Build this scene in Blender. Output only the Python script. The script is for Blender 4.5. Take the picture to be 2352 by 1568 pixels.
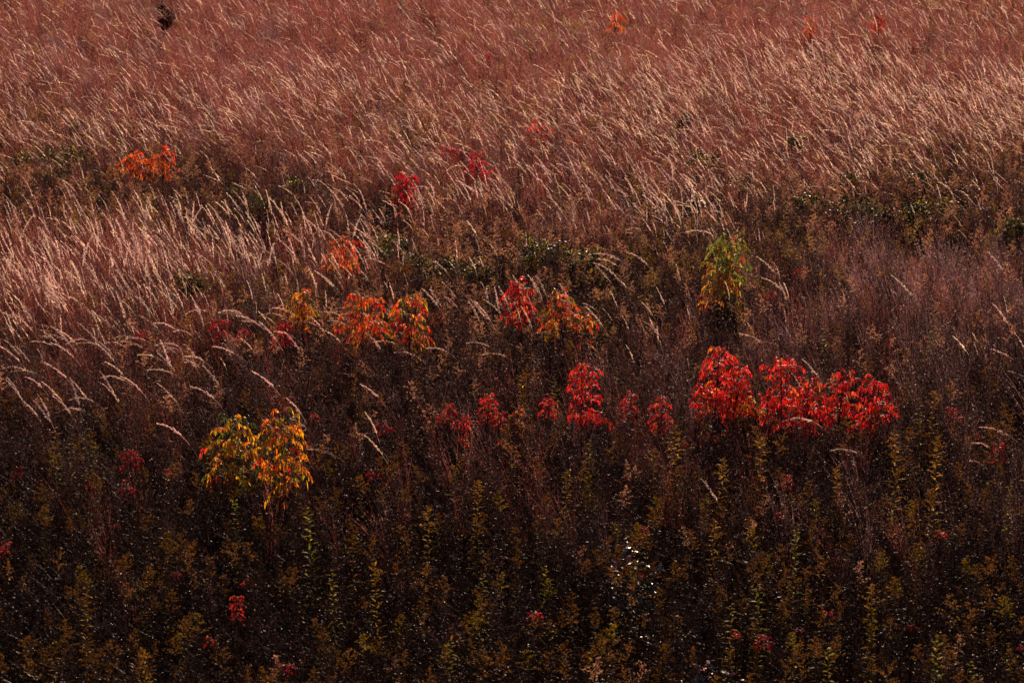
import bpy, math, random
import numpy as np
from mathutils import Vector

for o in list(bpy.data.objects): bpy.data.objects.remove(o)
SC = bpy.context.scene
COL = SC.collection
R = math.radians

# ------------------------------------------------------------------ camera, sky, sun, exposure
CAM_H, PITCH, FPX, PW, PH = 8.0, 15.9, 6000.0, 2352.0, 1568.0
cd = bpy.data.cameras.new('camera'); cam = bpy.data.objects.new('camera', cd); COL.objects.link(cam)
cam.location = (0, 0, CAM_H); cam.rotation_euler = (R(90 - PITCH), 0, 0)
cd.sensor_width = 36; cd.lens = 36 * FPX / PW; cd.clip_start = 0.1; cd.clip_end = 3000
cd.dof.use_dof = True; cd.dof.focus_distance = 27.0; cd.dof.aperture_fstop = 5.6
SC.camera = cam

SUN_EL, SUN_AZ = 25.0, 8.0
W = bpy.data.worlds.new('World'); SC.world = W; W.use_nodes = True
nt = W.node_tree
sky = nt.nodes.new('ShaderNodeTexSky'); sky.sky_type = 'NISHITA'; sky.sun_disc = False
sky.sun_elevation = R(SUN_EL); sky.sun_rotation = R(SUN_AZ); sky.dust_density = 0.6; sky.air_density = 0.5; sky.ozone_density = 0.3
bg = nt.nodes['Background']; bg.inputs['Strength'].default_value = 0.05
nt.links.new(sky.outputs[0], bg.inputs['Color'])
sl = bpy.data.lights.new('sun', 'SUN'); sl.energy = 5.0; sl.angle = R(0.5); sl.color = (1.0, 0.75, 0.54)
sun = bpy.data.objects.new('sun', sl); COL.objects.link(sun)
SD = Vector((math.sin(R(SUN_AZ)) * math.cos(R(SUN_EL)), math.cos(R(SUN_AZ)) * math.cos(R(SUN_EL)), math.sin(R(SUN_EL))))
sun.rotation_euler = SD.to_track_quat('Z', 'Y').to_euler(); sun.location = SD * 100
SC.view_settings.view_transform = 'Standard'; SC.view_settings.look = 'None'
SC.view_settings.exposure = 0.5; SC.view_settings.gamma = 1.0; SC.view_settings.use_curve_mapping = False
SC.cycles.max_bounces = 6; SC.cycles.diffuse_bounces = 3; SC.cycles.glossy_bounces = 2
SC.cycles.transmission_bounces = 4; SC.cycles.sample_clamp_indirect = 4.0

rng = random.Random(7)
nr = np.random.default_rng(7)
U = rng.uniform

# ------------------------------------------------------------------ places
def hgt(x, y):
    return 0.10 * np.sin(x * 0.23 + 1.1) * np.cos(y * 0.17 + 0.4) + 0.04 * np.sin(x * 0.9 + y * 0.6)

CP, SP = math.cos(R(PITCH)), math.sin(R(PITCH))
def at(px, py, z):
    """The point at height z seen at a pixel of the 2352-wide photograph."""
    a, b = (px - PW / 2) / FPX, (PH / 2 - py) / FPX
    d = Vector((a, CP + b * SP, -SP + b * CP))
    t = (z - CAM_H) / d.z
    return Vector((d.x * t, d.y * t, z))
def pix(x, y, z):
    dz = z - CAM_H
    depth = y * CP - dz * SP
    return PW / 2 + FPX * x / depth, PH / 2 - FPX * (y * SP + dz * CP) / depth
def ppm(py):
    return 300.0 * (926 + py) / 2494.0            # photograph pixels per metre around that row

# ------------------------------------------------------------------ mesh collecting
class MB:
    def __init__(s): s.v, s.f, s.c = [], [], []
    def add(s, pts, faces, col):
        n = len(s.v)
        s.v += [tuple(p) for p in pts]; s.f += [tuple(i + n for i in f) for f in faces]
        s.c += [(col[0], col[1], col[2], 1.0)] * len(pts)
    def tube(s, pts, rads, col, k=3):
        P = [Vector(p) for p in pts]; V = []
        for i, p in enumerate(P):
            d = (P[min(i + 1, len(P) - 1)] - P[max(i - 1, 0)]).normalized()
            a = d.cross(Vector((0.31, 0.92, 0.2))).normalized(); b = d.cross(a)
            for j in range(k):
                t = 2 * math.pi * j / k
                V.append(p + (a * math.cos(t) + b * math.sin(t)) * rads[i])
        F = [(i * k + j, i * k + (j + 1) % k, (i + 1) * k + (j + 1) % k, (i + 1) * k + j) for i in range(len(P) - 1) for j in range(k)]
        s.add(V, F, col)
    def ribbon(s, pts, wid, side, col):
        P = [Vector(p) for p in pts]; V = []
        for p, w in zip(P, wid): V += [p - side * (w / 2), p + side * (w / 2)]
        s.add(V, [(2 * i, 2 * i + 1, 2 * i + 3, 2 * i + 2) for i in range(len(P) - 1)], col)
    def bit(s, p, d, L, w, col):
        """A small flat flake: one four-sided face."""
        d = d.normalized(); r = Vector((U(-1, 1), U(-1, 1), U(-1, 1)))
        a = d.cross(r)
        if a.length < 1e-3: a = d.orthogonal()
        a.normalize(); m = p + d * (L * 0.45)
        s.add([p, m + a * (w / 2), p + d * L, m - a * (w / 2)], [(0, 1, 2, 3)], col)
    def leaf(s, p, d, up, L, w, col, droop=0.3, fold=0.15):
        """A pointed leaf folded along its midrib, four faces."""
        d = d.normalized(); a = d.cross(up)
        if a.length < 1e-3: a = d.orthogonal()
        a.normalize(); n = a.cross(d).normalized()
        g = Vector((0, 0, -1))
        m1 = p + d * L * .33 + g * L * droop * .10; m2 = p + d * L * .68 + g * L * droop * .42; t = p + d * L * .96 + g * L * droop
        q = n * (w * fold)
        s.add([p, m1, m2, t, m1 + a * (w / 2) + q, m2 + a * (w * .40) + q, m1 - a * (w / 2) + q, m2 - a * (w * .40) + q],
              [(0, 1, 4), (1, 2, 5, 4), (2, 3, 5), (0, 6, 1), (1, 6, 7, 2), (2, 7, 3)], col)
    def mesh(s, name, mat):
        me = bpy.data.meshes.new(name)
        me.from_pydata(s.v, [], s.f)
        at_ = me.attributes.new('tint', 'FLOAT_COLOR', 'POINT')
        at_.data.foreach_set('color', np.array(s.c, dtype=np.float32).ravel())
        mats = mat if isinstance(mat, (list, tuple)) else [mat]
        for m in mats: me.materials.append(m)
        return me

def merge(name, parts):
    """One mesh out of several (MB, material) pairs."""
    V, F, C, I = [], [], [], []
    for k, (b, m) in enumerate(parts):
        n = len(V); V += b.v; C += b.c
        F += [tuple(i + n for i in f) for f in b.f]; I += [k] * len(b.f)
    me = bpy.data.meshes.new(name); me.from_pydata(V, [], F)
    a = me.attributes.new('tint', 'FLOAT_COLOR', 'POINT'); a.data.foreach_set('color', np.array(C, dtype=np.float32).ravel())
    for _, m in parts: me.materials.append(m)
    me.polygons.foreach_set('material_index', np.array(I, dtype=np.int32))
    return me

def jit(c, v=0.2, h=0.08):
    k = 1 + U(-v, v)
    return tuple(max(0.001, x * k * (1 + U(-h, h))) for x in c)

# ------------------------------------------------------------------ materials
def plant_mat(name, trans, rough, spec, var=0.25, hue=0.02):
    m = bpy.data.materials.new(name); m.use_nodes = True
    t = m.node_tree; N, L = t.nodes, t.links; N.clear()
    out = N.new('ShaderNodeOutputMaterial')
    att = N.new('ShaderNodeAttribute'); att.attribute_name = 'tint'
    oi = N.new('ShaderNodeObjectInfo')
    hs = N.new('ShaderNodeHueSaturation')
    mv = N.new('ShaderNodeMapRange'); mv.inputs['To Min'].default_value = 1 - var; mv.inputs['To Max'].default_value = 1 + var
    L.new(oi.outputs['Random'], mv.inputs['Value']); L.new(mv.outputs[0], hs.inputs['Value'])
    nz = N.new('ShaderNodeTexNoise'); nz.inputs['Scale'].default_value = 60.0
    geo = N.new('ShaderNodeNewGeometry'); L.new(geo.outputs['Position'], nz.inputs['Vector'])
    mh = N.new('ShaderNodeMapRange'); mh.inputs['To Min'].default_value = 0.5 - hue; mh.inputs['To Max'].default_value = 0.5 + hue
    mh.inputs['From Min'].default_value = 0.3; mh.inputs['From Max'].default_value = 0.7
    L.new(nz.outputs[0], mh.inputs['Value']); L.new(mh.outputs[0], hs.inputs['Hue'])
    L.new(att.outputs['Color'], hs.inputs['Color'])
    df = N.new('ShaderNodeBsdfDiffuse'); gl = N.new('ShaderNodeBsdfGlossy'); gl.inputs['Roughness'].default_value = rough
    tr = N.new('ShaderNodeBsdfTranslucent'); mx = N.new('ShaderNodeMixShader'); mx.inputs[0].default_value = trans
    mg = N.new('ShaderNodeMixShader'); mg.inputs[0].default_value = spec
    L.new(hs.outputs[0], df.inputs['Color']); L.new(hs.outputs[0], tr.inputs['Color'])
    L.new(df.outputs[0], mx.inputs[1]); L.new(tr.outputs[0], mx.inputs[2])
    L.new(mx.outputs[0], mg.inputs[1]); L.new(gl.outputs[0], mg.inputs[2]); L.new(mg.outputs[0], out.inputs['Surface'])
    return m
M_HEAD = plant_mat('seed_head_straw', 0.55, 0.5, 0.03, 0.28)
M_STEM = plant_mat('dry_stem', 0.12, 0.4, 0.05, 0.3)
M_STALK = plant_mat('grass_stem', 0.2, 0.3, 0.12, 0.25)
M_WEED = plant_mat('weed_leaf', 0.7, 0.4, 0.007, 0.2, 0.015)
M_RED = plant_mat('red_dry_grass', 0.45, 0.45, 0.03, 0.3, 0.015)
M_DEAD = plant_mat('dead_leaf', 0.3, 0.33, 0.013, 0.45)
M_FLUFF = plant_mat('seed_fluff', 0.5, 0.6, 0.0, 0.3)
M_LEAF = plant_mat('autumn_leaf', 0.75, 0.33, 0.045, 0.12, 0.012)
M_GLOSS = plant_mat('glossy_leaf', 0.55, 0.26, 0.016, 0.2, 0.015)
M_WAX = plant_mat('waxy_leaf', 0.2, 0.34, 0.22, 0.2, 0.015)
M_DULL = plant_mat('dull_dark_leaf', 0.1, 0.8, 0.0, 0.2)
M_WOOD = plant_mat('dark_twig', 0.0, 0.6, 0.03, 0.2)

def ground_mat():
    m = bpy.data.materials.new('leaf_litter'); m.use_nodes = True
    t = m.node_tree; N, L = t.nodes, t.links; pr = N['Principled BSDF']
    n1 = N.new('ShaderNodeTexNoise'); n1.inputs['Scale'].default_value = 0.7; n1.inputs['Detail'].default_value = 8
    n2 = N.new('ShaderNodeTexNoise'); n2.inputs['Scale'].default_value = 30; n2.inputs['Detail'].default_value = 6
    g = N.new('ShaderNodeNewGeometry')
    for n in (n1, n2): L.new(g.outputs['Position'], n.inputs['Vector'])
    mx = N.new('ShaderNodeMix'); mx.data_type = 'FLOAT'; mx.inputs[0].default_value = 0.5
    L.new(n1.outputs[0], mx.inputs[2]); L.new(n2.outputs[0], mx.inputs[3])
    cr = N.new('ShaderNodeValToRGB'); e = cr.color_ramp.elements
    e[0].position = 0.35; e[0].color = (0.012, 0.007, 0.005, 1); e[1].position = 0.68; e[1].color = (0.045, 0.022, 0.015, 1)
    L.new(mx.outputs[0], cr.inputs[0]); L.new(cr.outputs[0], pr.inputs['Base Color'])
    pr.inputs['Roughness'].default_value = 0.95; pr.inputs['Specular IOR Level'].default_value = 0.0
    b = N.new('ShaderNodeBump'); b.inputs['Strength'].default_value = 0.6; b.inputs['Distance'].default_value = 0.05
    L.new(n2.outputs[0], b.inputs['Height']); L.new(b.outputs[0], pr.inputs['Normal'])
    return m

# ------------------------------------------------------------------ ground
def build_ground():
    xs = np.concatenate([np.linspace(-600, -40, 15), np.linspace(-38, 38, 77), np.linspace(40, 600, 15)])
    ys = np.concatenate([np.linspace(-600, -10, 15), np.linspace(-8, 90, 99), np.linspace(95, 1200, 20)])
    X, Y = np.meshgrid(xs, ys); Z = hgt(X, Y) * np.exp(-np.maximum(0, np.hypot(X, Y - 40) - 60) / 40)
    v = np.stack([X, Y, Z], -1).reshape(-1, 3); nx = len(xs)
    f = [(j * nx + i, j * nx + i + 1, (j + 1) * nx + i + 1, (j + 1) * nx + i) for j in range(len(ys) - 1) for i in range(nx - 1)]
    me = bpy.data.meshes.new('ground'); me.from_pydata(v.tolist(), [], f); me.materials.append(ground_mat())
    o = bpy.data.objects.new('ground', me); COL.objects.link(o); o['kind'] = 'structure'; o['label'] = 'dark leaf littered soil under the autumn meadow'
build_ground()

# ------------------------------------------------------------------ plants
ZUP = Vector((0, 0, 1))
STRAW = (0.86, 0.60, 0.52); STEMC = (0.26, 0.14, 0.10); HSTEM = (0.55, 0.36, 0.28); REDG = (0.36, 0.095, 0.075)

def bend(L, n, th0, th1, th2, p=3.0, wob=0.0, az=math.pi):
    """Points of a stalk that leans by th0 at the root and bends to th0+th1+th2 at its tip, towards azimuth az."""
    pts = [Vector((0, 0, 0))]; h = Vector((math.cos(az), math.sin(az), 0)); sd = Vector((-h.y, h.x, 0)); w = U(-wob, wob)
    for i in range(n):
        s = (i + .5) / n; t = R(th0 + th1 * s + th2 * s ** p)
        pts.append(pts[-1] + (h * math.sin(t) + ZUP * math.cos(t) + sd * (w * s)).normalized() * (L / n))
    return pts

def seed_head(mb, pts, frac, n, L, w, col=STRAW, spread=0.5):
    """Spikelets set all along the last part of a stalk, hanging to the lee side."""
    k0 = len(pts) * (1 - frac); K = len(pts) - 1
    for i in range(n):
        s = k0 + (K - k0) * (i + U(0, 1)) / n; a = min(int(s), K - 1); p = pts[a].lerp(pts[a + 1], s - a)
        d = (pts[a + 1] - pts[a]).normalized()
        e = (s - k0) / (K - k0); q = L * (1.15 - 0.6 * e) * U(.7, 1.2)
        r = Vector((U(-1, 1), U(-1, 1), U(-1.3, .6))) * (1.6 if U(0, 1) < .12 else 1)
        mb.bit(p, d + r * spread * U(.3, 1), q, w * U(.7, 1.3), jit(col, .18))
        if q > 0.03: mb.bit(p + d * q * .3, d + r * spread, q * .7, w * .8, jit(col, .18))

FORMS = {'upright': [(0, 8, 18), (2, 6, 34), (-3, 12, 10), (3, 6, 26)],
         'leaning': [(8, 16, 26), (12, 14, 40), (6, 18, 18), (12, 18, 24)],
         'drooping': [(12, 24, 70), (16, 22, 85), (10, 28, 58), (20, 20, 75)]}
def stalk_parts(form, k, hero=True):
    tint = STRAW if (hero and k % 3) or k % 2 == 0 else (.90, .70, .52)
    a, b, c = FORMS[form][k % 4]; a += U(-3, 3); b += U(-5, 6); c *= U(.7, 1.25); Ls = U(1.45, 1.7)
    pts = bend(Ls, 22, a, b, c, 4.5, 0.06)
    st = MB(); st.tube(pts[:18:3] + [pts[19]], [.0032, .003, .0027, .0024, .002, .0016, .001], jit(HSTEM if hero else (.20, .085, .062), .2))
    hd = MB(); hd.tube(pts[16 if hero else 18:], [.0016] * 2 + [.001] * (len(pts) - (18 if hero else 20)), jit(tint, .1))
    seed_head(hd, pts, 0.23 if hero else 0.18, 64 if hero else 22, 0.043 if hero else .036, 0.0075 if hero else .0108, tint, .5 if hero else .36)
    bl = MB()
    for j in range(3):
        z = U(.15, .6); i = int(z * 12); p = pts[i]; az = math.pi + U(-1.3, 1.3); L = U(.3, .5); d = Vector((math.cos(az), math.sin(az), 0))
        q = [p, p + d * L * .35 + ZUP * L * .5, p + d * L * .75 + ZUP * L * .55, p + d * L * 1.1 + ZUP * L * .3]
        bl.ribbon(q, [.006, .007, .005, .001], Vector((-d.y, d.x, 0)), jit((.34, .18, .11), .2))
    return pts, st, hd, bl

def proto(me):
    o = bpy.data.objects.new(me.name, me); return o           # never linked: a source for the scatters

def grass_protos():
    out = {}
    for form in FORMS:
        L = []
        for k in range(5):
            pts, st, hd, bl = stalk_parts(form, k, False)
            L.append(proto(merge('meadow_grass_' + form, [(hd, M_HEAD), (st, M_STEM), (bl, M_RED)])))
        out[form] = L
    return out

def tuft_protos(n, col, fluff, name, hmin=.6, hmax=.95):
    L = []
    for k in range(n):
        b, fl = MB(), MB()
        for j in range(30):
            az0 = U(0, 6.28); r = U(0, .07); o = Vector((math.cos(az0) * r, math.sin(az0) * r, 0))
            az = math.pi + rng.gauss(0, 1.1)
            pts = [o + p for p in bend(U(hmin, hmax), 4, U(0, 10), U(5, 20), U(0, 35), 2.5, .1, az)]
            sd = Vector((U(-1, 1), U(-1, 1), 0)).normalized()
            b.ribbon(pts, [.0055, .005, .0045, .0035, .001], sd, jit(col, .25))
            for q in range(4):
                i = rng.choice((2, 3)); p = pts[i].lerp(pts[i + 1], U(0, 1))
                fl.bit(p, Vector((U(-1, .3), U(-1, 1), U(-.2, 1))), U(.015, .03), U(.004, .008), jit(fluff, .2))
        L.append(proto(merge(name, [(b, M_RED), (fl, M_FLUFF)])))
    return L

def aster_protos(n, name, dark, pale, hmin=.75, hmax=1.1, bare=.75):
    L = []
    for k in range(n):
        st, lf, fl = MB(), MB(), MB(); H = U(hmin, hmax)
        pts = bend(H, 6, U(0, 5), U(0, 8), U(0, 10), 2, .08, U(0, 6.28))
        st.tube(pts, [.004, .0036, .003, .0026, .002, .0015, .001], jit(dark, .2))
        for j in range(42):
            s = U(.15, .95) * 6; i = min(int(s), 5); p = pts[i].lerp(pts[i + 1], s - i); az = U(0, 6.28)
            d = Vector((math.cos(az), math.sin(az), U(-.9, .5)))
            lf.leaf(p, d, ZUP, U(.025, .06), U(.006, .012), jit(dark, .45, .12), U(-.1, .7), U(-.3, .3))
        for j in range(11):
            s = U(.45, 1) * 6; i = min(int(s), 5); p = pts[i].lerp(pts[i + 1], s - i); az = U(0, 6.28)
            d = Vector((math.cos(az), math.sin(az), U(.6, 1.6))).normalized(); bl = U(.10, .24)
            q = [p, p + d * bl * .5, p + d * bl + Vector((0, 0, bl * .1))]
            st.ribbon(q, [.003, .0025, .0015], Vector((-d.y, d.x, 0.2)).normalized(), jit(dark, .2))
            for m in range(9):
                t = U(.3, 1); pp = q[0].lerp(q[2], t); dd = Vector((U(-1, 1), U(-1, 1), U(-.3, 1)))
                if U(0, 1) < bare: lf.bit(pp, dd, U(.012, .03), U(.004, .009), jit(dark, .4, .12))
                else: fl.bit(pp, dd, U(.008, .016), U(.004, .008), jit(pale, .3))
        L.append(proto(merge(name, [(lf, M_DEAD), (st, M_STEM), (fl, M_FLUFF)])))
    return L

def plume(mb, top, d0, n, size, col):
    """A goldenrod plume: arching side sprays set with tufts of fluff."""
    for j in range(n):
        e = j / n; p = top - d0 * (size * 1.5 * e); az = U(0, 6.28); L = size * (.25 + .75 * e) * U(.7, 1.1)
        d = Vector((math.cos(az), math.sin(az), .8)).normalized()
        q = [p, p + d * L * .6, p + d * L * .9 + Vector((d.x, d.y, -.25)) * L * .3]
        for m in range(12):
            t = U(.15, 1); pp = q[0].lerp(q[1], t * 1.6) if t < .6 else q[1].lerp(q[2], (t - .6) * 2.5)
            mb.bit(pp, Vector((U(-1, 1), U(-1, 1), U(0, 1.3))), U(.012, .024), U(.006, .011), jit(col, .3))
    for m in range(14): mb.bit(top - d0 * U(0, size * .5), d0 + Vector((U(-.6, .6), U(-.6, .6), 0)), .02, .009, jit(col, .3))

RUST = (.50, .24, .14); BRN = (.12, .06, .035); YG = (.50, .44, .02)
def goldenrod_parts(leafc, plumec, H):
    st, lf, pl = MB(), MB(), MB()
    pts = bend(H, 6, U(0, 6), U(0, 8), U(0, 12), 2, .08, U(0, 6.28))
    st.tube(pts, [.0045, .004, .0036, .003, .0024, .0018, .001], jit(BRN, .2))
    for j in range(34):
        s = (.12 + .8 * j / 34) * 6; i = min(int(s), 5); p = pts[i].lerp(pts[i + 1], s - i); az = j * 2.4 + U(-.4, .4)
        d = Vector((math.cos(az), math.sin(az), U(-.3, .7)))
        lf.leaf(p, d, ZUP, U(.05, .10) * (1.15 - .5 * j / 34), U(.008, .014), jit(leafc, .35, .12), U(.1, .8), U(-.2, .2))
    d0 = (pts[-1] - pts[-2]).normalized()
    if plumec: plume(pl, pts[-1], d0, 13, U(.10, .17), plumec)
    return st, lf, pl
def goldenrod_protos(n, leafc, plumec, name):
    L = []
    for k in range(n):
        st, lf, pl = goldenrod_parts(leafc, plumec, U(.8, 1.15))
        L.append(proto(merge(name, [(lf, M_DEAD), (st, M_STEM), (pl, M_FLUFF)])))
    return L

# ------------------------------------------------------------------ scatters (uncountable ground cover)
def scatter(name, label, protos, P, rot, scl, idx):
    me = bpy.data.meshes.new(name); me.from_pydata([tuple(p) for p in P], [], [])
    n = len(P)
    a = me.attributes.new('rot', 'FLOAT_VECTOR', 'POINT'); a.data.foreach_set('vector', np.asarray(rot, np.float32).ravel())
    a = me.attributes.new('scl', 'FLOAT', 'POINT'); a.data.foreach_set('value', np.asarray(scl, np.float32))
    a = me.attributes.new('idx', 'INT', 'POINT'); a.data.foreach_set('value', np.asarray(idx, np.int32))
    o = bpy.data.objects.new(name, me); COL.objects.link(o); o['kind'] = 'stuff'; o['label'] = label
    g = bpy.data.node_groups.new(name, 'GeometryNodeTree')
    g.interface.new_socket('Geometry', in_out='INPUT', socket_type='NodeSocketGeometry')
    g.interface.new_socket('Geometry', in_out='OUTPUT', socket_type='NodeSocketGeometry')
    N, L = g.nodes, g.links
    gi, go = N.new('NodeGroupInput'), N.new('NodeGroupOutput')
    iop = N.new('GeometryNodeInstanceOnPoints'); iop.inputs['Pick Instance'].default_value = True
    jn = N.new('GeometryNodeJoinGeometry')
    for p in reversed(protos):          # a join lists its inputs last linked first
        oi = N.new('GeometryNodeObjectInfo'); oi.inputs['Object'].default_value = p; oi.inputs['As Instance'].default_value = False
        ti = N.new('GeometryNodeGeometryToInstance'); L.new(oi.outputs['Geometry'], ti.inputs[0]); L.new(ti.outputs[0], jn.inputs[0])
    def na(nm, ty):
        x = N.new('GeometryNodeInputNamedAttribute'); x.data_type = ty; x.inputs['Name'].default_value = nm
        return next(s for s in x.outputs if s.name == 'Attribute' and s.enabled)
    L.new(gi.outputs[0], iop.inputs['Points']); L.new(jn.outputs[0], iop.inputs['Instance'])
    L.new(na('idx', 'INT'), iop.inputs['Instance Index']); L.new(na('rot', 'FLOAT_VECTOR'), iop.inputs['Rotation']); L.new(na('scl', 'FLOAT'), iop.inputs['Scale'])
    L.new(iop.outputs[0], go.inputs[0])
    md = o.modifiers.new('scatter', 'NODES'); md.node_group = g
    return o

def grid(s):
    return np.array([[float(c) for c in row.replace(' ', '')] for row in s.strip().split('\n')])
# how thick each plant stands, 0-9, over 12 x 16 cells of the field as the camera sees it
Z_HEAD = grid("""222222222223
544333346898
466666679997
210234345644
121025666101
888651000000
554210011100
111000001001
000000000000
000000000000
000000000000
000000000000
000000000000
000000000000
000000000000
000000000000""")
Z_TUFT = grid("""999999999999
999999999999
679966778998
312799899865
441135653101
999851001478
997421013578
653211124444
332222222222
222222222222
222222222222
111111111111
000000000000
000000000000
000000000000
000000000000""")
Z_ASTER = grid("""000000000000
000000000000
110000000000
343102200123
338853333577
000134446532
013576666543
457788887777
788888888888
999999999999
999999999999
999999999999
999999999999
999999999999
999999999999
999999999999""")
Z_ROD = grid("""110011211112
100000111111
410144411112
433211100134
553222125867
000148998411
002456653211
123444432222
122222111111
111111111112
111111111122
111111122222
112111222122
222122222223
232223232333
333232323333""")
def zone(Zm, u, v):
    x = np.clip(u / 196 - .5, 0, 10.999); y = np.clip(v / 98 - .5, 0, 14.999)
    i, j = x.astype(int), y.astype(int); fx, fy = x - i, y - j
    return (Zm[j, i] * (1 - fx) * (1 - fy) + Zm[j, i + 1] * fx * (1 - fy) + Zm[j + 1, i] * (1 - fx) * fy + Zm[j + 1, i + 1] * fx * fy) / 9.0
YMIN, YMAX, MARG = 14.0, 66.0, 3.5
def candidates(dens, top=0.9):
    hw = 0.2 * YMAX + MARG; n = int((YMAX - YMIN) * 2 * hw * dens)
    x = nr.uniform(-hw, hw, n); y = nr.uniform(YMIN, YMAX, n)
    k = np.abs(x) < 0.2 * y + MARG; x, y = x[k], y[k]
    u, v = pix(x, y, top)
    w = 50 * np.sin(x * 1.7 + 2.1 * np.sin(y * .9)) + 35 * np.sin(x * 3.9 - y * 2.2)
    wv = 14 * np.sin(x * 1.3 + y * 1.1) + 12 * np.sin(x * 2.9 - y * 1.6 + 1)
    return x, y, u + w, v + wv
KEEP = []          # (x, y, r): room that the shrubs and saplings need
def clear(x, y):
    k = np.ones(len(x), bool)
    for a, b, r in KEEP:
        dx, dy = x - a, y - b
        k &= ~((dx * dx + dy * dy < (r * .8) ** 2) | ((np.abs(dx) < r * .7) & (dy < 0) & (dy > -r * .9)))
    return k

# ------------------------------------------------------------------ things
THINGS = []
def thing(name, label, cat, loc, rz=0, group=None):
    o = bpy.data.objects.new(name, None); COL.objects.link(o); o.empty_display_size = .1
    o.location = loc; o.rotation_euler = (0, 0, rz); o['label'] = label; o['category'] = cat
    if group: o['group'] = group
    return o
def part(name, me, parent):
    o = bpy.data.objects.new(name, me); COL.objects.link(o); o.parent = parent
    return o

PAL = {
 'red':     [((.88, .016, .012), 7), ((.78, .06, .015), 2), ((.88, .22, .015), .8), ((.22, .008, .008), 4)],
 'crimson': [((.70, .010, .030), 7), ((.40, .01, .02), 3), ((.7, .06, .03), 1)],
 'orange':  [((.85, .16, .010), 5), ((.82, .05, .010), 4), ((.75, .32, .02), 2), ((.25, .07, .01), 2.5)],
 'mixed':   [((.72, .10, .015), 4), ((.72, .025, .015), 3), ((.75, .32, .02), 3), ((.22, .19, .015), 2.5), ((.07, .05, .01), 2.5)],
 'yellow':  [((.82, .36, .010), 5), ((.82, .17, .010), 4), ((.30, .27, .015), 2.2), ((.05, .06, .008), 4), ((.8, .05, .012), 1)],
 'goldgreen': [((.80, .36, .010), 4), ((.80, .17, .010), 2), ((.30, .30, .015), 3), ((.05, .065, .008), 5.5), ((.8, .05, .012), .7)],
 'maroon':  [((.42, .008, .016), 5), ((.25, .008, .01), 3)],
 'olive':   [((.16, .19, .02), 5), ((.34, .32, .025), 3), ((.65, .38, .03), 1.5), ((.7, .14, .02), 1.2)],
 'amber':   [((.62, .30, .03), 3), ((.65, .15, .02), 3), ((.38, .24, .03), 2)],
}
def pick(pal):
    cs, ws = zip(*PAL[pal]); return rng.choices(cs, ws)[0]
def leaf_cluster(mb, twig, c, d0, rad, pal, n=8, big=1.0):
    """A spray of drooping feather leaves around a shoot tip."""
    for i in range(n):
        az = 6.283 * i / n + U(-.35, .35); el = U(-.5, 1.0); L = rad * U(.8, 1.15)
        d = (Vector((math.cos(az) * math.cos(el), math.sin(az) * math.cos(el), math.sin(el))) + d0 * .25).normalized()
        b = c - d0 * U(0, rad * .55)
        q = [b, b + d * L * .5, b + d * L * .85 + Vector((0, 0, -L * .16)), b + d * L * 1.05 + Vector((0, 0, -L * .45))]
        col = pick(pal)
        twig.ribbon(q, [.004, .003, .002, .001], Vector((-d.y, d.x, .1)).normalized(), jit((.25, .05, .03), .2))
        sd = d.cross(ZUP); sd.normalize()
        for m in range(8):
            t = .2 + .8 * m / 7; s = t * 3; k = min(int(s), 2); p = q[k].lerp(q[k + 1], s - k)
            e = (q[k + 1] - q[k]).normalized()
            for sg in ((-1, 1) if m < 7 else (0,)):
                if U(0, 1) < .2: continue
                dd = e * (.55 if sg else 1) + sd * (sg * .8) + Vector((0, 0, U(-.75, -.15)))
                mb.leaf(p, dd, ZUP + Vector((U(-.4, .4), U(-.4, .4), 0)), rad * U(.19, .34) * big, rad * U(.06, .10) * big, jit(col if U(0, 1) < .75 else pick(pal), .18), U(.1, .9), U(-.35, .2))
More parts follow.
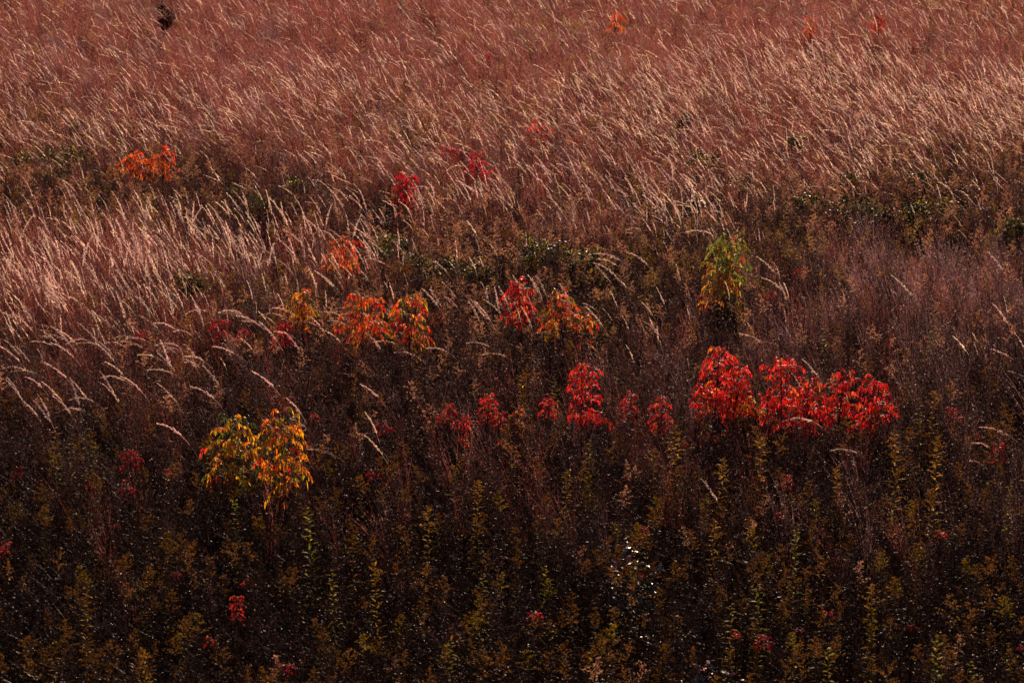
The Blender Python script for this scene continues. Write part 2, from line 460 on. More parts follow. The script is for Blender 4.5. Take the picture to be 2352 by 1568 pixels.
def sapling(name, label, cat, u, vtop, wpx, hpx, pal, base=0.70, rad=None, n_min=2, group=None):
    s = ppm(vtop + hpx * .5); w = wpx / s; h = hpx / s / .95
    base += .16 if 500 < vtop < 720 and w > .25 else 0
    Ht = base + h; P = at(u, vtop, Ht); g = float(hgt(P.x, P.y)); t = thing(name, label, cat, (P.x, P.y, g), 0, group)
    Ht -= g; rad = rad or min(.17, max(.065, w * .33)); KEEP.append((P.x, P.y, max(.10, w * (.66 if 500 < vtop < 720 else .5 if .12 < w < .36 else .32))))
    st = MB(); top = Vector((U(-.03, .03), U(-.03, .03), Ht - rad * .35))
    mid = Vector((U(-.04, .04), U(-.04, .04), Ht * .5)); r0 = .006 + .006 * min(1, w)
    st.tube([(0, 0, -.03), mid, mid.lerp(top, .6), top], [r0, r0 * .8, r0 * .6, r0 * .4], (.03, .02, .016), 5)
    part('stem', st.mesh('stem', M_WOOD), t)
    cl = [(top, ZUP, None)]; A = max(0, w / 2 - rad * .75)
    n = max(n_min - 1, int(round((w * h) / (rad * rad) * (.95 if pal in ('yellow', 'goldgreen', 'olive') else .75))) - 1)
    for i in range(n):
        f = (i + .5) / n; az = 2.4 * i + U(-.3, .3); rr = A * math.sqrt(U(.35, 1)) if f > .12 else A * .5
        z = Ht - rad * .5 - (h - rad * .6) * (f ** .9) * U(.85, 1.05)
        c = Vector((math.cos(az) * rr, math.sin(az) * rr * .8, max(.15, z)))
        b0 = Vector((0, 0, 0)).lerp(mid, 1) if z < Ht * .6 else mid.lerp(top, U(.1, .7))
        if b0.z > c.z - .03: b0 = mid * max(.2, (c.z - .15) / max(.1, mid.z)) if c.z > .25 else mid * .3
        br = MB(); k = b0.lerp(c, .55) + Vector((0, 0, -.03))
        br.tube([b0, k, c], [r0 * .5, r0 * .4, r0 * .25], (.035, .022, .018), 4); bo = part('branch', br.mesh('branch', M_WOOD), t)
        cl.append((c, (Vector((c.x, c.y, 0)) * .6 / max(.1, rr) + ZUP).normalized(), bo))
    for c, d0, bo in cl:
        lf, tw = MB(), MB(); leaf_cluster(lf, tw, c, d0, rad, pal, rng.choice((7, 8, 9)))
        part('leaf_cluster', merge('leaf_cluster', [(lf, M_LEAF), (tw, M_STEM)]), bo or t)
    THINGS.append((u, vtop + hpx * .5)); return t

def green_bush(label, u, vtop, wpx, hpx, col=(.10, .088, .010), bright=(.36, .28, .015), base=.6, gloss=True, name='green_bush', cat='bush', leafL=.055, dens=1.0, mat=None, group='dark green bushes in the meadow'):
    s = ppm(vtop + hpx * .5); w = wpx / s; h = hpx / s
    Ht = base + h; P = at(u, vtop, Ht); g = float(hgt(P.x, P.y)); t = thing(name, label, cat, (P.x, P.y, g), 0, group)
    KEEP.append((P.x, P.y, w * (.25 if name == 'dark_shrub' else .42)))
    for i in range(5):
        az = U(0, 6.28); r = w * .3; br = MB()
        br.tube([(U(-.04, .04), U(-.04, .04), -.03), (math.cos(az) * r * .5, math.sin(az) * r * .5, Ht * .5), (math.cos(az) * r, math.sin(az) * r, Ht * .92)], [.008, .006, .002], (.03, .022, .016), 4)
        part('branch', br.mesh('branch', M_WOOD), t)
    lf = MB(); n = int(min(1500, 900 * w * max(.5, h) * dens + 160))
    lobes = [(Vector((U(-.34, .34) * w, U(-.3, .3) * w, Ht - min(U(.12, .5) * max(h, .35) * (2 if name == 'dark_shrub' else 1), Ht * .7))), U(.14, .27) * w) for i in range(11)]
    for i in range(n):
        c, r = rng.choice(lobes); d = Vector((rng.gauss(0, 1), rng.gauss(0, 1), rng.gauss(0, 1))).normalized()
        p = c + d * r * U(.3, 1.05) ; p.z = max(.12, min(Ht, p.z))
        lf.leaf(p, Vector((d.x, d.y, U(-.5, .8) * (1 if leafL < .06 else 1.8))), ZUP + d * (.6 if leafL < .06 else 1.6), leafL * U(.7, 1.3), leafL * U(.32, .48), jit(bright if U(0, 1) < .22 else col, .35, .12), U(0, .5), U(-.1, .25))
    part('foliage', lf.mesh('foliage', mat or M_GLOSS), t)
    THINGS.append((u, vtop + hpx * .5)); return t

def glossy_shrub(label, u, vtop, wpx, hpx):
    """Several upright stems set with oval waxy leaves, reddish at the tips."""
    s = ppm(vtop + hpx * .5); w = wpx / s; h = hpx / s; Ht = .45 + h; P = at(u, vtop, Ht); g = float(hgt(P.x, P.y))
    t = thing('glossy_shrub', label, 'shrub', (P.x, P.y, g), 0, 'glossy shrubs in the foreground'); KEEP.append((P.x, P.y, w * .5))
    for k in range(7):
        x = (k / 6 - .5) * w; y = U(-.4, .4) * w; H = Ht * (1 if k in (2, 3) else U(.75, .95)); st, lf = MB(), MB()
        pts = [Vector((x * .3, y * .3, -.03)), Vector((x * .7, y * .7, H * .4)), Vector((x * .95, y, H * .75)), Vector((x + U(-.03, .03), y, H))]
        st.tube(pts, [.007, .006, .004, .002], (.03, .018, .014), 4)
        for j in range(24):
            e = j / 24; q = (.2 + .8 * e) * 3; i = min(int(q), 2); p = pts[i].lerp(pts[i + 1], q - i); az = j * 2.4 + U(-.5, .5)
            d = Vector((math.cos(az), math.sin(az), U(-.9, .6)))
            lf.leaf(p, d, ZUP + Vector((U(-.8, .8), U(-.8, .8), 0)), U(.06, .09), U(.022, .032), jit((.30, .02, .012) if e > .72 and U(0, 1) < .6 else (.035, .042, .012), .3), U(0, .6), U(-.2, .3))
        so = part('stem', st.mesh('stem', M_WOOD), t); part('foliage', lf.mesh('foliage', M_WAX), so)
    THINGS.append((u, vtop + hpx * .5)); return t

def weed(label, u, vtop, hpx, leafc=YG, plumec=None, name='leafy_weed', cat='weed', base=.72, big=1.0, group=None):
    """An upright weed with narrow leaves all the way up."""
    s = ppm(vtop + hpx * .5); h = hpx / s; Ht = base + h; P = at(u, vtop, Ht); g = float(hgt(P.x, P.y))
    t = thing(name, label, cat, (P.x, P.y, g), 0, group); KEEP.append((P.x, P.y, .09))
    st, lf, pl = MB(), MB(), MB(); H = Ht - g
    pts = bend(H / .985, 6, U(-3, 3), U(-4, 6), U(-6, 8), 2, .05); off = Vector((-pts[-1].x, -pts[-1].y, 0))
    pts = [p + off * (i / 6) for i, p in enumerate(pts)]
    st.tube(pts, [.005, .0046, .004, .0034, .0028, .002, .001], jit((.20, .15, .04), .2))
    n = 46
    for j in range(n):
        e = j / n; ss = (.25 + .75 * e) * 6; i = min(int(ss), 5); p = pts[i].lerp(pts[i + 1], ss - i); az = j * 2.4 + U(-.3, .3)
        d = Vector((math.cos(az), math.sin(az), U(.25, 1.0)))
        c = jit(leafc, .3, .1) if U(0, 1) < .8 else jit((.5, .22, .03), .3)
        lf.leaf(p, d, ZUP, U(.07, .12) * (1.1 - .6 * e) * big, U(.011, .018) * big, c, U(.1, .7), U(-.2, .1))
    part('stem', st.mesh('stem', M_STEM), t); part('foliage', lf.mesh('foliage', M_WEED), t)
    if plumec: plume(pl, pts[-1], (pts[-1] - pts[-2]).normalized(), 13, .13 * big, plumec); part('plume', pl.mesh('plume', M_FLUFF), t)
    THINGS.append((u, vtop + hpx * .5)); return t

ANCH = []         # (u, v, short phrase) landmarks that labels refer to
def anchor(u, v, phrase): ANCH.append((u, v, phrase))

def build_saplings():
    S = lambda nm, label, *a, **k: sapling(nm, label, 'sapling', *a, **k)
    tw = 'yellow and green saplings side by side'
    S('yellow_sapling', 'left of the two yellow and green saplings standing side by side', 532, 948, 126, 150, 'goldgreen', group=tw)
    S('yellow_sapling', 'right of the two side by side yellow saplings, the more orange one', 642, 938, 126, 165, 'yellow', group=tw); anchor(590, 1030, 'the twin yellow saplings')
    rg = 'scarlet saplings in a row right of centre'
    S('red_sapling', 'tallest scarlet sapling with an orange heart at the left of the long red row', 1650, 792, 100, 150, 'red', group=rg); anchor(1650, 850, 'the tallest scarlet sapling')
    S('red_sapling', 'scarlet sapling squeezed just right of the tallest one in the red row', 1695, 835, 75, 110, 'red', group=rg)
    S('red_sapling', 'dark red broad sapling standing second tallest in the middle of the red row', 1797, 808, 105, 150, 'red', group=rg); anchor(1797, 870, 'the middle scarlet sapling')
    S('red_sapling', 'bushy bright scarlet sapling right of the second tallest one in the red row', 1860, 864, 110, 90, 'red', group=rg)
    S('red_sapling', 'scarlet sapling with one orange leaf left of the last tall one in the row', 1938, 850, 85, 100, 'red', group=rg)
    S('red_sapling', 'last tall scarlet sapling at the right end of the red row', 2010, 856, 85, 110, 'red', group=rg); anchor(2010, 900, 'the last tall scarlet sapling')
    S('red_sapling', 'low reddish sapling at the foot of the tallest scarlet one, on its left', 1612, 880, 60, 50, 'red', group=rg)
    S('red_sapling', 'tiny scarlet sprig hanging beyond the right end of the red row', 2046, 918, 34, 34, 'red', group=rg)
    S('red_sapling', 'low orange and red sapling under the gap between the two tallest scarlet ones', 1735, 905, 80, 50, 'mixed', group=rg)
    md = 'small scarlet saplings in the middle of the field'
    S('red_sapling', 'small bright scarlet umbrella shaped sapling, leftmost of the middle scarlet group', 1027, 926, 46, 46, 'red', group=md); anchor(1027, 945, 'the leftmost small scarlet sapling')
    S('red_sapling', 'low scarlet tuft of leaves right beside the leftmost small umbrella sapling', 1062, 952, 42, 30, 'red', group=md)
    S('red_sapling', 'slim scarlet sapling with two tiers of leaves near the leftmost umbrella one', 1120, 900, 46, 60, 'red', group=md)
    S('red_sapling', 'low scarlet sapling at the right foot of the slim two tiered one', 1146, 944, 34, 34, 'red', group=md)
    S('red_sapling', 'faint orange red sapling half hidden right of the slim two tiered one', 1190, 938, 46, 30, 'mixed', group=md)
    S('red_sapling', 'dull red drooping sapling left of the tall thin scarlet one', 1260, 906, 46, 44, 'red', group=md)
    S('red_sapling', 'tall thin scarlet sapling standing alone between the small ones', 1342, 828, 76, 130, 'red', group=md); anchor(1342, 890, 'the tall thin scarlet sapling')
    S('red_sapling', 'low spreading scarlet sapling at the foot of the tall thin one', 1368, 934, 80, 28, 'red', group=md)
    S('red_sapling', 'small scarlet sapling halfway between the tall thin one and the long red row', 1445, 898, 44, 54, 'red', group=md); anchor(1445, 920, 'the lone small scarlet sapling')
    S('red_sapling', 'loose reddish orange sapling just left of the long scarlet row', 1518, 906, 54, 70, 'red', group=md)
    om = 'orange and red saplings in the middle distance'
    S('orange_sapling', 'glowing orange sapling with a pointed top in front of the wine red grass', 792, 540, 74, 72, 'orange', group=om); anchor(792, 580, 'the pointed orange sapling')
    S('orange_sapling', 'low orange side shoot left of the pointed orange sapling', 755, 578, 40, 34, 'orange', group=om)
    S('orange_sapling', 'yellow and olive sapling with a bright yellow foot, left of the broad red orange one', 690, 660, 66, 76, 'yellow', group=om); anchor(690, 690, 'the yellow footed sapling')
    S('orange_sapling', 'broad red orange sapling, the largest of the middle distance', 835, 672, 124, 90, 'orange', group=om); anchor(835, 720, 'the broad red orange sapling')
    S('orange_sapling', 'dark orange and olive sapling touching the broad red orange one on its right', 940, 664, 110, 110, 'mixed', group=om); anchor(940, 710, 'the dark orange sapling')
    S('orange_sapling', 'small coral red sprig right of the dark orange and olive sapling', 1008, 708, 44, 40, 'mixed', group=om)
    S('orange_sapling', 'low yellow sprig under the dark orange and olive sapling', 962, 754, 46, 36, 'yellow', group=om)
    S('orange_sapling', 'red topped sapling behind the upright pale grass heads', 1192, 632, 84, 90, 'red', group=om); anchor(1192, 680, 'the red topped sapling')
    S('orange_sapling', 'red and yellow sapling at the right end of the middle distance group', 1288, 664, 90, 70, 'mixed', group=om); anchor(1288, 700, 'the red and yellow sapling')
    S('orange_sapling', 'low red and gold sapling at the right foot of the red and yellow one', 1322, 708, 90, 50, 'mixed', group=om)
    S('orange_sapling', 'pale gold sprig under the red and yellow sapling', 1268, 736, 40, 34, 'yellow', group=om)
    S('olive_sapling', 'olive green rounded sapling standing alone in the brown weeds right of centre', 1668, 534, 96, 120, 'olive'); anchor(1668, 570, 'the olive green sapling')
    S('olive_sapling', 'amber lower sapling leaning at the foot of the olive green one', 1652, 610, 84, 66, 'amber')
    fl = 'orange saplings at the edge of the far grass'
    S('orange_sapling', 'left one of the two joined orange saplings beside the dark green bushes', 305, 344, 80, 52, 'orange', group=fl); anchor(335, 370, 'the joined orange saplings')
    S('orange_sapling', 'right one of the two joined orange saplings, with the higher crown', 374, 336, 74, 58, 'orange', group=fl)
    S('orange_sapling', 'faint low orange sapling just left of the two joined ones', 262, 374, 40, 24, 'amber', group=fl)
    fr = 'crimson saplings among the far grass'
    S('crimson_sapling', 'dark crimson sapling half hidden by pale grass, nearest of the far ones', 930, 390, 76, 72, 'crimson', group=fr); anchor(930, 425, 'the dark crimson sapling')
    S('crimson_sapling', 'bright crimson sapling sloping down to the right behind pale grass heads', 1092, 350, 64, 60, 'crimson', group=fr); anchor(1100, 380, 'the bright crimson sapling')
    S('crimson_sapling', 'low crimson sapling at the right foot of the bright sloping one', 1132, 380, 40, 40, 'crimson', group=fr)
    S('crimson_sapling', 'coral red double sapling standing farther back in the pale grass', 1240, 272, 66, 46, 'red', group=fr); anchor(1240, 290, 'the coral red sapling')
    S('crimson_sapling', 'tiny crimson sapling right of the coral red double one', 1320, 312, 32, 20, 'crimson', group=fr)
    S('crimson_sapling', 'faint crimson sprigs above and left of the bright sloping sapling', 1025, 330, 64, 24, 'crimson', group=fr)
    S('orange_sapling', 'small orange sapling far back near the upper edge, left of the other two', 1416, 26, 50, 42, 'orange', group='saplings near the far edge'); anchor(1416, 40, 'the far orange sapling')
    S('orange_sapling', 'narrow red orange sapling far back, between the orange one and the pink one', 1862, 38, 30, 44, 'orange', group='saplings near the far edge'); anchor(1862, 60, 'the narrow far sapling')
    S('crimson_sapling', 'faded pink red sapling far back at the right', 2016, 34, 44, 30, 'red', group='saplings near the far edge'); anchor(2016, 50, 'the faded far sapling')
    S('crimson_sapling', 'speck of a red sapling deep in the far grass left of the middle', 1122, 118, 22, 26, 'crimson', group='saplings near the far edge'); anchor(1122, 130, 'the far red speck')
    nl = 'crimson saplings under the arching grass'
    S('crimson_sapling', 'crimson sapling under the arching pale grass heads at the left', 508, 728, 50, 44, 'crimson', group=nl); anchor(508, 750, 'the left crimson sapling')
    S('crimson_sapling', 'low crimson sprig between two arching grass clumps', 554, 752, 34, 28, 'crimson', group=nl)
    S('crimson_sapling', 'crimson sapling left of the yellow footed one, under one arching head', 648, 734, 58, 52, 'crimson', group=nl); anchor(648, 760, 'the right crimson sapling')
    S('crimson_sapling', 'small dull crimson sprig far left among arching grass', 318, 756, 34, 24, 'crimson', group=nl)
build_saplings()

def build_bushes():
    G = green_bush
    G('dark glossy green bush at the left edge beside an olive one', 60, 350, 70, 44); anchor(60, 370, 'the left edge bush')
    G('olive green glossy bush left of the joined orange saplings', 140, 338, 96, 48, (.06, .075, .014))
    G('low dark bush in shade below the olive glossy one', 130, 378, 90, 30)
    G('tall green bush right behind the pointed orange sapling', 895, 548, 100, 84, (.05, .065, .016)); anchor(895, 590, 'the tall green bush')
    G('dark green bush in the deep shade left of the middle of the hollow', 985, 596, 120, 60, (.03, .036, .01))
    G('blackish green bush in the middle of the shaded hollow', 1085, 606, 120, 56, (.024, .028, .01)); anchor(1085, 630, 'the blackish bush')
    G('large leafy green bush right of the shaded hollow', 1240, 548, 130, 90, (.05, .06, .014)); anchor(1240, 590, 'the large leafy bush')
    G('dark bush just right of the large leafy green one', 1335, 580, 90, 56, (.03, .036, .01))
    G('twiggy dark green bush standing in reddish grass left of centre', 435, 636, 84, 64, (.035, .042, .01)); anchor(440, 660, 'the twiggy dark bush')
    G('pale olive bush with flecks of light at the edge of the wine red grass', 602, 456, 60, 60, (.07, .085, .03)); anchor(602, 480, 'the pale olive bush')
    G('dark bush in the brown band behind the wine red grass', 685, 408, 84, 44, (.03, .036, .01)); anchor(685, 420, 'the brown band bush')
    G('shadowy bush left of the brown band one', 560, 424, 80, 30, (.022, .022, .01))
    G('small green bush sparkling in the far pink grass', 1832, 322, 46, 44, (.035, .042, .012)); anchor(1832, 340, 'the far sparkling bush')
    G('upright green bush in front of the far pale grass right of the middle', 1572, 270, 50, 46, (.045, .055, .012)); anchor(1572, 290, 'the upright far bush')
    G('green bush speckled with light behind the pale grass wave', 1612, 358, 86, 48, (.045, .055, .014))
    G('small dark bush between the speckled one and the brown weeds', 1702, 416, 50, 34, (.03, .036, .01))
    G('long dark green bush at the left of the right hand thicket', 1850, 458, 110, 48, (.035, .042, .01)); anchor(1850, 480, 'the thicket')
    G('green bush in the middle of the right hand thicket', 1960, 466, 120, 46, (.04, .048, .01))
    G('blackest bush of the right hand thicket', 2070, 468, 110, 52, (.018, .016, .01))
    G('dark bush at the right of the thicket, beyond the blackest one', 2180, 466, 110, 44, (.035, .042, .01))
    G('green and rust bush at the right edge of the field', 2330, 500, 80, 56, (.06, .06, .014)); anchor(2330, 525, 'the right edge bush')
    G('dull green bush in rusty weeds well above the thicket', 2120, 398, 80, 36, (.04, .048, .012))
    G('faint green bush beside pale grass above the thicket', 1950, 400, 70, 30, (.045, .05, .012))
    G('bare blackish bush with twiggy stems left of the thicket', 1585, 470, 70, 66, (.03, .018, .014), (.05, .03, .02), dens=.5); anchor(1585, 500, 'the bare blackish bush')
    G('dark broad shrub standing alone at the far edge of the field', 372, -4, 56, 66, (.03, .016, .012), (.04, .02, .015), name='dark_shrub', base=.7, dens=2.2, mat=M_DULL, group=None); anchor(372, 30, 'the lone dark shrub')
    glossy_shrub('dark glossy leaved shrub with glinting white leaves in the dark foreground', 1452, 1216, 96, 150); anchor(1452, 1280, 'the glinting glossy shrub')
    glossy_shrub('low reddish glossy shrub with glinting leaves near the lower edge', 1628, 1478, 120, 110); anchor(1628, 1520, 'the low reddish glossy shrub')
build_bushes()

for a in [(540, 1370, 'the bright foreground seedling'), (150, 1010, 'the pale green weed'), (705, 1200, 'the tall lime weed'), (2055, 1040, 'the tall gold weed'), (2290, 1040, 'the right edge seedling'), (2158, 1220, 'the red fleck seedling'), (2150, 1510, 'the lower edge lime weed'), (200, 1440, 'the lower left goldenrods'), (1235, 1405, 'the ringed red seedling'), (310, 1070, 'the dark red seedlings'), (1800, 1100, 'the dim red seedlings'), (1030, 1330, 'the middle foreground goldenrods'), (2100, 1340, 'the lower right goldenrods'), (20, 1250, 'the left edge seedling'),
          (90, 560, 'the bright grass wave'), (1990, 200, 'the far pale grass'), (2200, 700, 'the mauve grass'), (2100, 880, 'the dark aster slope'), (80, 830, 'the left arching grass'), (350, 560, 'the wine red grass'), (1450, 620, 'the right grass clump')]: anchor(*a)

ORD = ['leftmost', 'second from left', 'third from left', 'fourth from left', 'fifth from left', 'sixth from left', 'seventh from left', 'eighth from left', 'ninth from left', 'tenth from left'] + [f'{i}th from left' for i in range(11, 60)]
def name_all(items, what):
    """items: (object, u, v, look). Gives each a label by its look, its nearest landmark and its order there."""
    D = {}
    for o, u, v, look in items:
        a = min(ANCH, key=lambda t: (t[0] - u) ** 2 + 2.2 * (t[1] - v) ** 2)
        du, dv = u - a[0], v - a[1]
        rel = ('left of' if du < 0 else 'right of') if abs(du) > 1.3 * abs(dv) else ('behind' if dv < 0 else 'in front of')
        D.setdefault((look, rel, a[2]), []).append((u, o))
    for (look, rel, an), L in D.items():
        L.sort(key=lambda t: t[0])
        for i, (u, o) in enumerate(L):
            o['label'] = f'{look} {what} {rel} {an}' if len(L) == 1 else f'{look} {what} {rel} {an}, {ORD[i]}'

def build_seedlings():
    L = []
    for u, v, w, h, pal in [(540, 1366, 38, 52, 'red'), (470, 1464, 16, 12, 'red'), (1235, 1400, 28, 20, 'red'), (2158, 1214, 18, 18, 'red'), (8, 1242, 26, 26, 'red'), (2290, 1020, 40, 44, 'red'),
        (2190, 936, 46, 26, 'red'), (300, 1030, 50, 34, 'crimson'), (385, 1072, 24, 18, 'crimson'), (285, 1104, 40, 20, 'crimson'), (36, 1072, 24, 20, 'crimson'), (205, 1100, 26, 20, 'crimson'), (652, 905, 30, 22, 'crimson'), (880, 968, 44, 24, 'crimson'),
        (1838, 610, 30, 22, 'red'), (1768, 664, 26, 22, 'red'), (1615, 672, 26, 30, 'red'), (400, 1314, 20, 18, 'crimson'), (650, 1516, 44, 26, 'crimson'), (2250, 990, 20, 16, 'crimson'), (1806, 1088, 34, 30, 'crimson'), (1750, 1090, 22, 18, 'crimson'), (1795, 1175, 18, 18, 'crimson'),
        (1690, 1452, 20, 14, 'red'), (1835, 1440, 16, 14, 'crimson'), (1900, 1400, 16, 14, 'red'), (1755, 1455, 40, 18, 'crimson'), (2100, 1430, 20, 16, 'crimson'), (860, 1075, 30, 22, 'crimson'), (935, 1178, 18, 14, 'crimson'), (1480, 1210, 30, 22, 'crimson'), (2340, 1480, 20, 14, 'crimson'),
        (720, 945, 22, 18, 'red'), (560, 1330, 16, 14, 'red'), (1150, 1005, 30, 18, 'mixed'), (1060, 1000, 30, 18, 'red'), (270, 1200, 16, 12, 'crimson'), (1560, 1000, 34, 22, 'mixed'), (1640, 980, 60, 34, 'mixed'), (1860, 965, 40, 26, 'red'), (1970, 960, 34, 24, 'red')]:
        o = sapling('red_seedling', 'x', 'seedling', u, v, w, h, pal if pal != 'crimson' else 'maroon', base=.66, rad=max(.05, w / ppm(v) * .45), n_min=1, group='red seedlings among the dark weeds')
        L.append((o, u, v, 'dim crimson' if pal == 'crimson' else 'red and orange' if pal == 'mixed' else 'bright red'))
    name_all(L, 'seedling')
    L = []
    for u, v, h, c in [(705, 1168, 80, 0), (540, 1150, 50, 0), (1352, 1012, 60, 0), (1550, 985, 80, 1), (1748, 1010, 80, 1), (1272, 872, 34, 0), (2055, 1000, 110, 1), (2152, 1010, 100, 1), (2110, 920, 60, 0), (2148, 905, 64, 1), (1895, 750, 30, 0), (2145, 745, 40, 0),
        (125, 985, 80, 2), (165, 1000, 60, 2), (195, 985, 90, 2), (215, 1020, 50, 0), (480, 1005, 40, 1), (2150, 1465, 100, 0), (1110, 1320, 34, 0), (1035, 1470, 60, 0), (1360, 1490, 60, 1), (1740, 1345, 60, 0), (1680, 1390, 50, 0), (2230, 1520, 46, 0), (760, 1310, 40, 0), (200, 1370, 50, 1), (125, 1480, 60, 1), (330, 1500, 50, 1),
        (1100, 1110, 70, 1), (860, 1300, 40, 1), (1250, 1300, 40, 0), (985, 1170, 60, 1), (1830, 1210, 40, 0), (1640, 1200, 40, 1), (1300, 1090, 50, 1), (1660, 1060, 50, 1), (1920, 1080, 50, 1), (2320, 1110, 40, 0), (2000, 1350, 60, 1), (1900, 1490, 50, 0), (960, 780, 30, 1), (1200, 860, 30, 1), (430, 720, 40, 1), (1700, 700, 40, 1), (1310, 790, 30, 1), (620, 990, 50, 1), (1500, 1040, 40, 1)]:
        cc = [YG, (.80, .46, .015), (.22, .22, .08)][c]
        o = weed('x', u, v, h, cc, None if c == 0 else ((.22, .10, .02) if c == 1 else None), group='leafy weeds standing among the asters', big=1.4 if h > 70 else 1.1, base=.74)
        L.append((o, u, v, ['lime green', 'golden leaved', 'greyish green'][c]))
    name_all(L, 'weed')
    L = []
    r2 = random.Random(21)
    for i in range(110):
        u = r2.uniform(20, 2330); v = 1568 - 520 * r2.random() ** 1.35; h = r2.uniform(40, 80)
        if v > 1500: v = r2.uniform(1130, 1500)
        o = weed('x', u, v, h, r2.choice([(.10, .042, .012), (.07, .028, .010), (.08, .032, .010), (.09, .034, .01), (.22, .13, .012)]), r2.choice([(.16, .065, .014), (.19, .08, .015), (.20, .12, .01)]), name='goldenrod', cat='wildflower', base=.6, big=.9, group='dried goldenrods in the foreground')
        L.append((o, u, v, 'rusty plumed'))
    name_all(L, 'goldenrod')
build_seedlings()

# pale grass stalks that stand out one by one: seed-head tip and head root as seen in the photograph
def zc(x0, y0, k, L): return [((x0 + a / k) / 1.0884, (y0 + b / k) / 1.0884, (x0 + c / k) / 1.0884, (y0 + d / k) / 1.0884) for a, b, c, d in L]
HEADS = zc(0, 760, 3.36, [(10, 30, 140, 170), (130, 55, 265, 210), (430, 150, 480, 210), (485, 185, 550, 240), (430, 240, 610, 270), (445, 225, 600, 300), (650, 120, 800, 240), (1340, 145, 1570, 170), (1530, 210, 1700, 235), (1180, 95, 1285, 205), (1645, 70, 1790, 130), (1930, 75, 2090, 110), (1950, 90, 2110, 150), (1990, 120, 2145, 230), (2040, 170, 2150, 250), (940, 290, 1090, 270), (1120, 265, 1240, 280), (1400, 330, 1560, 380), (1400, 310, 1550, 340), (1405, 360, 1540, 400), (1550, 320, 1630, 400), (1550, 430, 1720, 440), (1610, 450, 1720, 480), (1210, 400, 1320, 470), (1300, 520, 1430, 580), (870, 630, 950, 720), (600, 600, 680, 720), (110, 490, 280, 480), (130, 320, 210, 430), (0, 320, 110, 430), (210, 580, 300, 640), (940, 560, 1070, 540), (890, 450, 960, 520), (1830, 360, 1910, 410), (2180, 150, 2280, 230), (310, 340, 390, 370), (680, 740, 780, 790), (570, 830, 670, 790), (640, 270, 800, 360), (700, 300, 850, 400), (350, 190, 410, 300), (1060, 300, 1180, 380), (1330, 380, 1420, 500), (150, 520, 260, 600), (40, 270, 80, 350), (60, 600, 100, 720), (320, 740, 370, 830), (450, 740, 550, 830)])
HEADS += zc(680, 560, 2.8, [(615, 90, 705, 200), (305, 360, 380, 500), (330, 380, 390, 470), (400, 280, 430, 400), (10, 615, 150, 690), (0, 650, 120, 700), (390, 640, 530, 720), (425, 700, 530, 745), (585, 640, 700, 660), (670, 700, 770, 730), (780, 620, 840, 710), (280, 680, 340, 740), (200, 710, 290, 770), (1110, 480, 1210, 560), (1195, 420, 1250, 500), (1210, 520, 1290, 630), (1050, 470, 1080, 550), (1395, 540, 1470, 620), (1420, 550, 1490, 660), (1490, 535, 1530, 600), (1380, 560, 1400, 620), (1465, 420, 1490, 500), (1560, 460, 1580, 540), (1590, 450, 1610, 530), (1690, 365, 1720, 460), (1795, 355, 1800, 470), (1825, 385, 1830, 510), (1850, 365, 1880, 480), (1700, 560, 1710, 640), (1785, 490, 1800, 600), (1750, 590, 1760, 690), (2010, 410, 2040, 540), (1940, 495, 2020, 520), (2200, 565, 2260, 700), (1900, 750, 2050, 780), (1400, 835, 1540, 890), (1510, 910, 1580, 930), (750, 840, 840, 900), (900, 910, 950, 945), (2270, 285, 2320, 360), (2290, 255, 2350, 280), (1130, 270, 1170, 330), (260, 345, 290, 430), (50, 290, 130, 360), (100, 770, 180, 860), (20, 770, 130, 830), (380, 770, 430, 840), (1120, 880, 1190, 900)])
HEADS += [(1590, 545, 1650, 580), (1700, 755, 1760, 775), (1845, 810, 1870, 850), (1820, 842, 1850, 870), (1832, 942, 1890, 972), (1925, 1012, 1960, 1036), (2268, 962, 2322, 1002), (2235, 996, 2290, 1030), (2240, 1036, 2275, 1056), (840, 935, 856, 985), (840, 985, 866, 1006), (722, 1016, 750, 1036), (1612, 1090, 1640, 1112), (1440, 580, 1480, 620), (1365, 600, 1400, 650), (1380, 585, 1440, 620), (1500, 740, 1530, 770), (1480, 730, 1510, 760), (1790, 650, 1800, 690), (1740, 600, 1760, 650), (1750, 640, 1775, 690), (2050, 640, 2100, 690), (2270, 590, 2330, 660), (2280, 700, 2330, 740)]

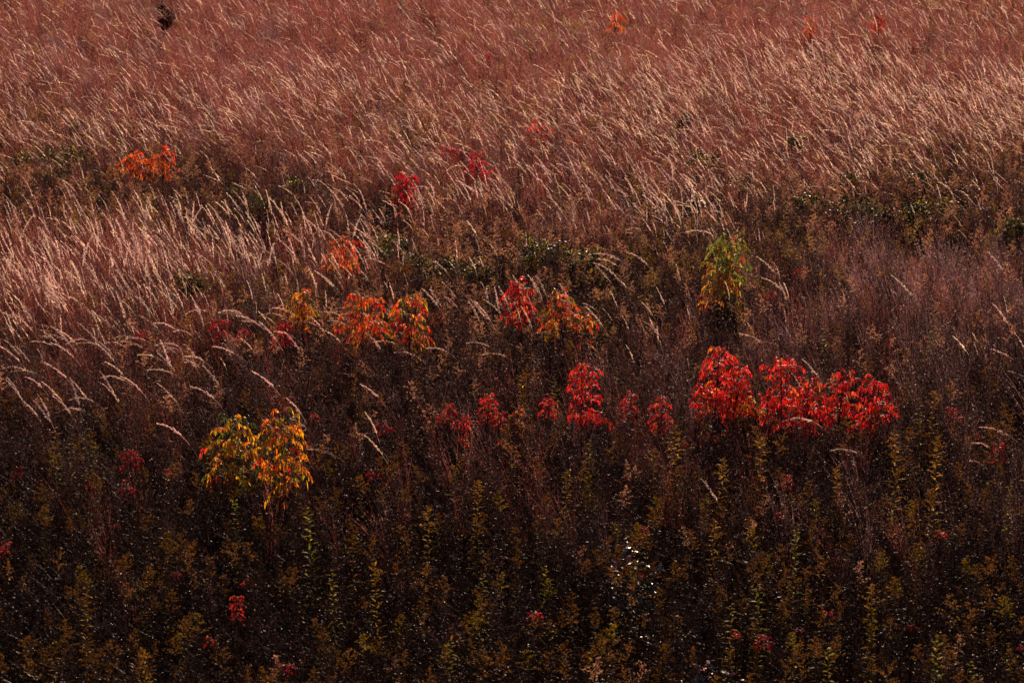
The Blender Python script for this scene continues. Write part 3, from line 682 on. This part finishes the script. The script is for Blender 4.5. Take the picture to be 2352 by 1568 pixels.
STALK = {}
def build_stalks():
    for form in FORMS:
        L = []
        for k in range(8):
            pts, st, hd, bl = stalk_parts(form, k)
            L.append((pts, st.mesh('stem', M_STALK), hd.mesh('seed_head', M_HEAD), bl.mesh('blade', M_RED)))
        STALK[form] = L
    r3 = random.Random(5); heads = list(HEADS)
    def extra(n, u0, u1, v0, v1, lean):
        for i in range(n):
            u, v = r3.uniform(u0, u1), r3.uniform(v0, v1); L = ppm(v) * .28; a = R(r3.gauss(lean, 13)); heads.append((u, v, u + math.sin(a) * L, v + math.cos(a) * L))
    extra(85, 0, 850, 440, 580, 12); extra(45, 940, 1640, 360, 470, 22); extra(30, 0, 450, 590, 720, 16); extra(25, 0, 900, 760, 960, 40)
    L = []
    for u, v, u2, v2 in heads:
        ang = math.degrees(math.atan2(u2 - u, v2 - v))
        form = 'upright' if abs(ang) < 20 else 'leaning' if ang < 52 else 'drooping'
        pts, a, b, c = r3.choice(STALK[form])
        k = min(1.15, max(.75, math.hypot(u2 - u, v2 - v) / ppm(v) / .33)); k = .42 + .5 * k
        rz = r3.gauss(0, .45) + (math.pi if ang < -8 else 0)
        tip = max(pts, key=lambda p: p.z) * k; tip = Vector((tip.x * math.cos(rz) - tip.y * math.sin(rz), tip.x * math.sin(rz) + tip.y * math.cos(rz), tip.z))
        P = at(u, v, tip.z)
        x, y = P.x - tip.x, P.y - tip.y
        o = thing('grass_stalk', 'x', 'grass', (x, y, float(hgt(x, y))), rz, 'pale grass stalks standing out of the meadow'); o.scale = (k, k, k)
        part('stem', a, o); part('seed_head', b, o); part('blade', c, o)
        L.append((o, u, v, {'upright': 'upright pale', 'leaning': 'leaning pale', 'drooping': 'drooping pale'}[form]))
    name_all(L, 'grass stalk')
build_stalks()

# ------------------------------------------------------------------ ground cover
def cover():
    gp = grass_protos(); allg = gp['upright'] + gp['leaning'] + gp['drooping']; nf = len(gp['upright'])
    def Zof(x, y): return np.stack([x, y, hgt(x, y)], -1)
    def rots(n, lean, sd, free):
        r = np.zeros((n, 3)); r[:, 2] = nr.uniform(0, 6.283, n) if free else nr.normal(0, .45, n)
        r[:, 1] = -np.radians(nr.normal(lean, sd, n)); r[:, 0] = np.radians(nr.normal(0, sd * .6, n)); return r
    # pale seeding grass
    x, y, u, v = candidates(100, 1.25)
    cl = .62 + .55 * np.sin(x * 4.3 + 2 * np.sin(y * 1.9)) * np.sin(y * 3.7 + 1.6 * np.sin(x * 2.6)) + .3 * np.sin(x * 1.1 - y * .7)
    k = nr.random(len(x)) < zone(Z_HEAD, u, v) ** 1.3 * cl * 1.25; k &= clear(x, y); x, y, u, v = x[k], y[k], u[k], v[k]
    n = len(x); f = nr.random(n); form = np.where(f < np.where(v < 430, .5, .9), 0, np.where(f < .97, 1, 2)); idx = form * nf + nr.integers(0, nf, n)
    scatter('seeding_grass', 'pale feathery seeding grass leaning left all over the field', allg, Zof(x, y), rots(n, np.where(v < 430, 9, 0), 11, False), nr.uniform(.52, .96, n), idx)
    # red dry bunch grass
    x, y, u, v = candidates(20)
    k = nr.random(len(x)) < zone(Z_TUFT, u, v) ** 1.3; k &= clear(x, y); x, y, u, v = x[k], y[k], u[k], v[k]
    tp = tuft_protos(5, REDG, (.55, .33, .27), 'red_bunch_grass') + tuft_protos(4, (.27, .13, .13), (.58, .42, .40), 'red_bunch_grass')
    n = len(x); mauve = nr.random(n) < np.clip((u / 2352 - .4) * 1.2 * (v > 430) + .15, .1, .9); idx = np.where(mauve, 5 + nr.integers(0, 4, n), nr.integers(0, 5, n))
    scatter('red_bunch_grass', 'wine red dry bunch grass filling the back of the field', tp, Zof(x, y), rots(n, 6, 7, False), nr.uniform(.75, 1.15, n), idx)
    # dead asters
    x, y, u, v = candidates(64)
    k = nr.random(len(x)) < zone(Z_ASTER, u, v); k &= clear(x, y); x, y, u, v = x[k], y[k], u[k], v[k]
    ap = aster_protos(6, 'dried_aster', (.030, .012, .0075), (.10, .045, .03), bare=.92) + aster_protos(5, 'dried_aster', (.10, .043, .033), (.22, .12, .095))  # dead brown leaves; the darker front kind also has foreground shade in its colour
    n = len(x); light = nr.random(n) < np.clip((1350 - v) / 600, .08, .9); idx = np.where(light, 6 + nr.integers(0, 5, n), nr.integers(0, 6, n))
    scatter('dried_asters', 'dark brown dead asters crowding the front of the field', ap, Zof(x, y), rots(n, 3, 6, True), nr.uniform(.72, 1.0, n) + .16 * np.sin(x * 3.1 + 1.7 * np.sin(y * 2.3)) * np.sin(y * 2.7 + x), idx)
    # goldenrods gone to seed
    x, y, u, v = candidates(40)
    k = nr.random(len(x)) < zone(Z_ROD, u, v); k &= clear(x, y); x, y, u, v = x[k], y[k], u[k], v[k]
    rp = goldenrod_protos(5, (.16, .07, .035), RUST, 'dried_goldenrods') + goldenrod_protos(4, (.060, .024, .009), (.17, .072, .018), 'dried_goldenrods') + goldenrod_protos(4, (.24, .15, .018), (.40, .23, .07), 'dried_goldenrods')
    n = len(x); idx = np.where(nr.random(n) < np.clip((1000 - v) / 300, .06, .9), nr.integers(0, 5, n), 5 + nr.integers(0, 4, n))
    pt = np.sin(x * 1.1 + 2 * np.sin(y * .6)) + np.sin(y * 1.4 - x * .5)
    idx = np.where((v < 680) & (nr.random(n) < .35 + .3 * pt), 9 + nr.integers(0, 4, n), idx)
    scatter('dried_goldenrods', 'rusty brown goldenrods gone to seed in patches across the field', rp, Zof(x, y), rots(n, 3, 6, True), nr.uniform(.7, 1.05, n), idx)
cover()
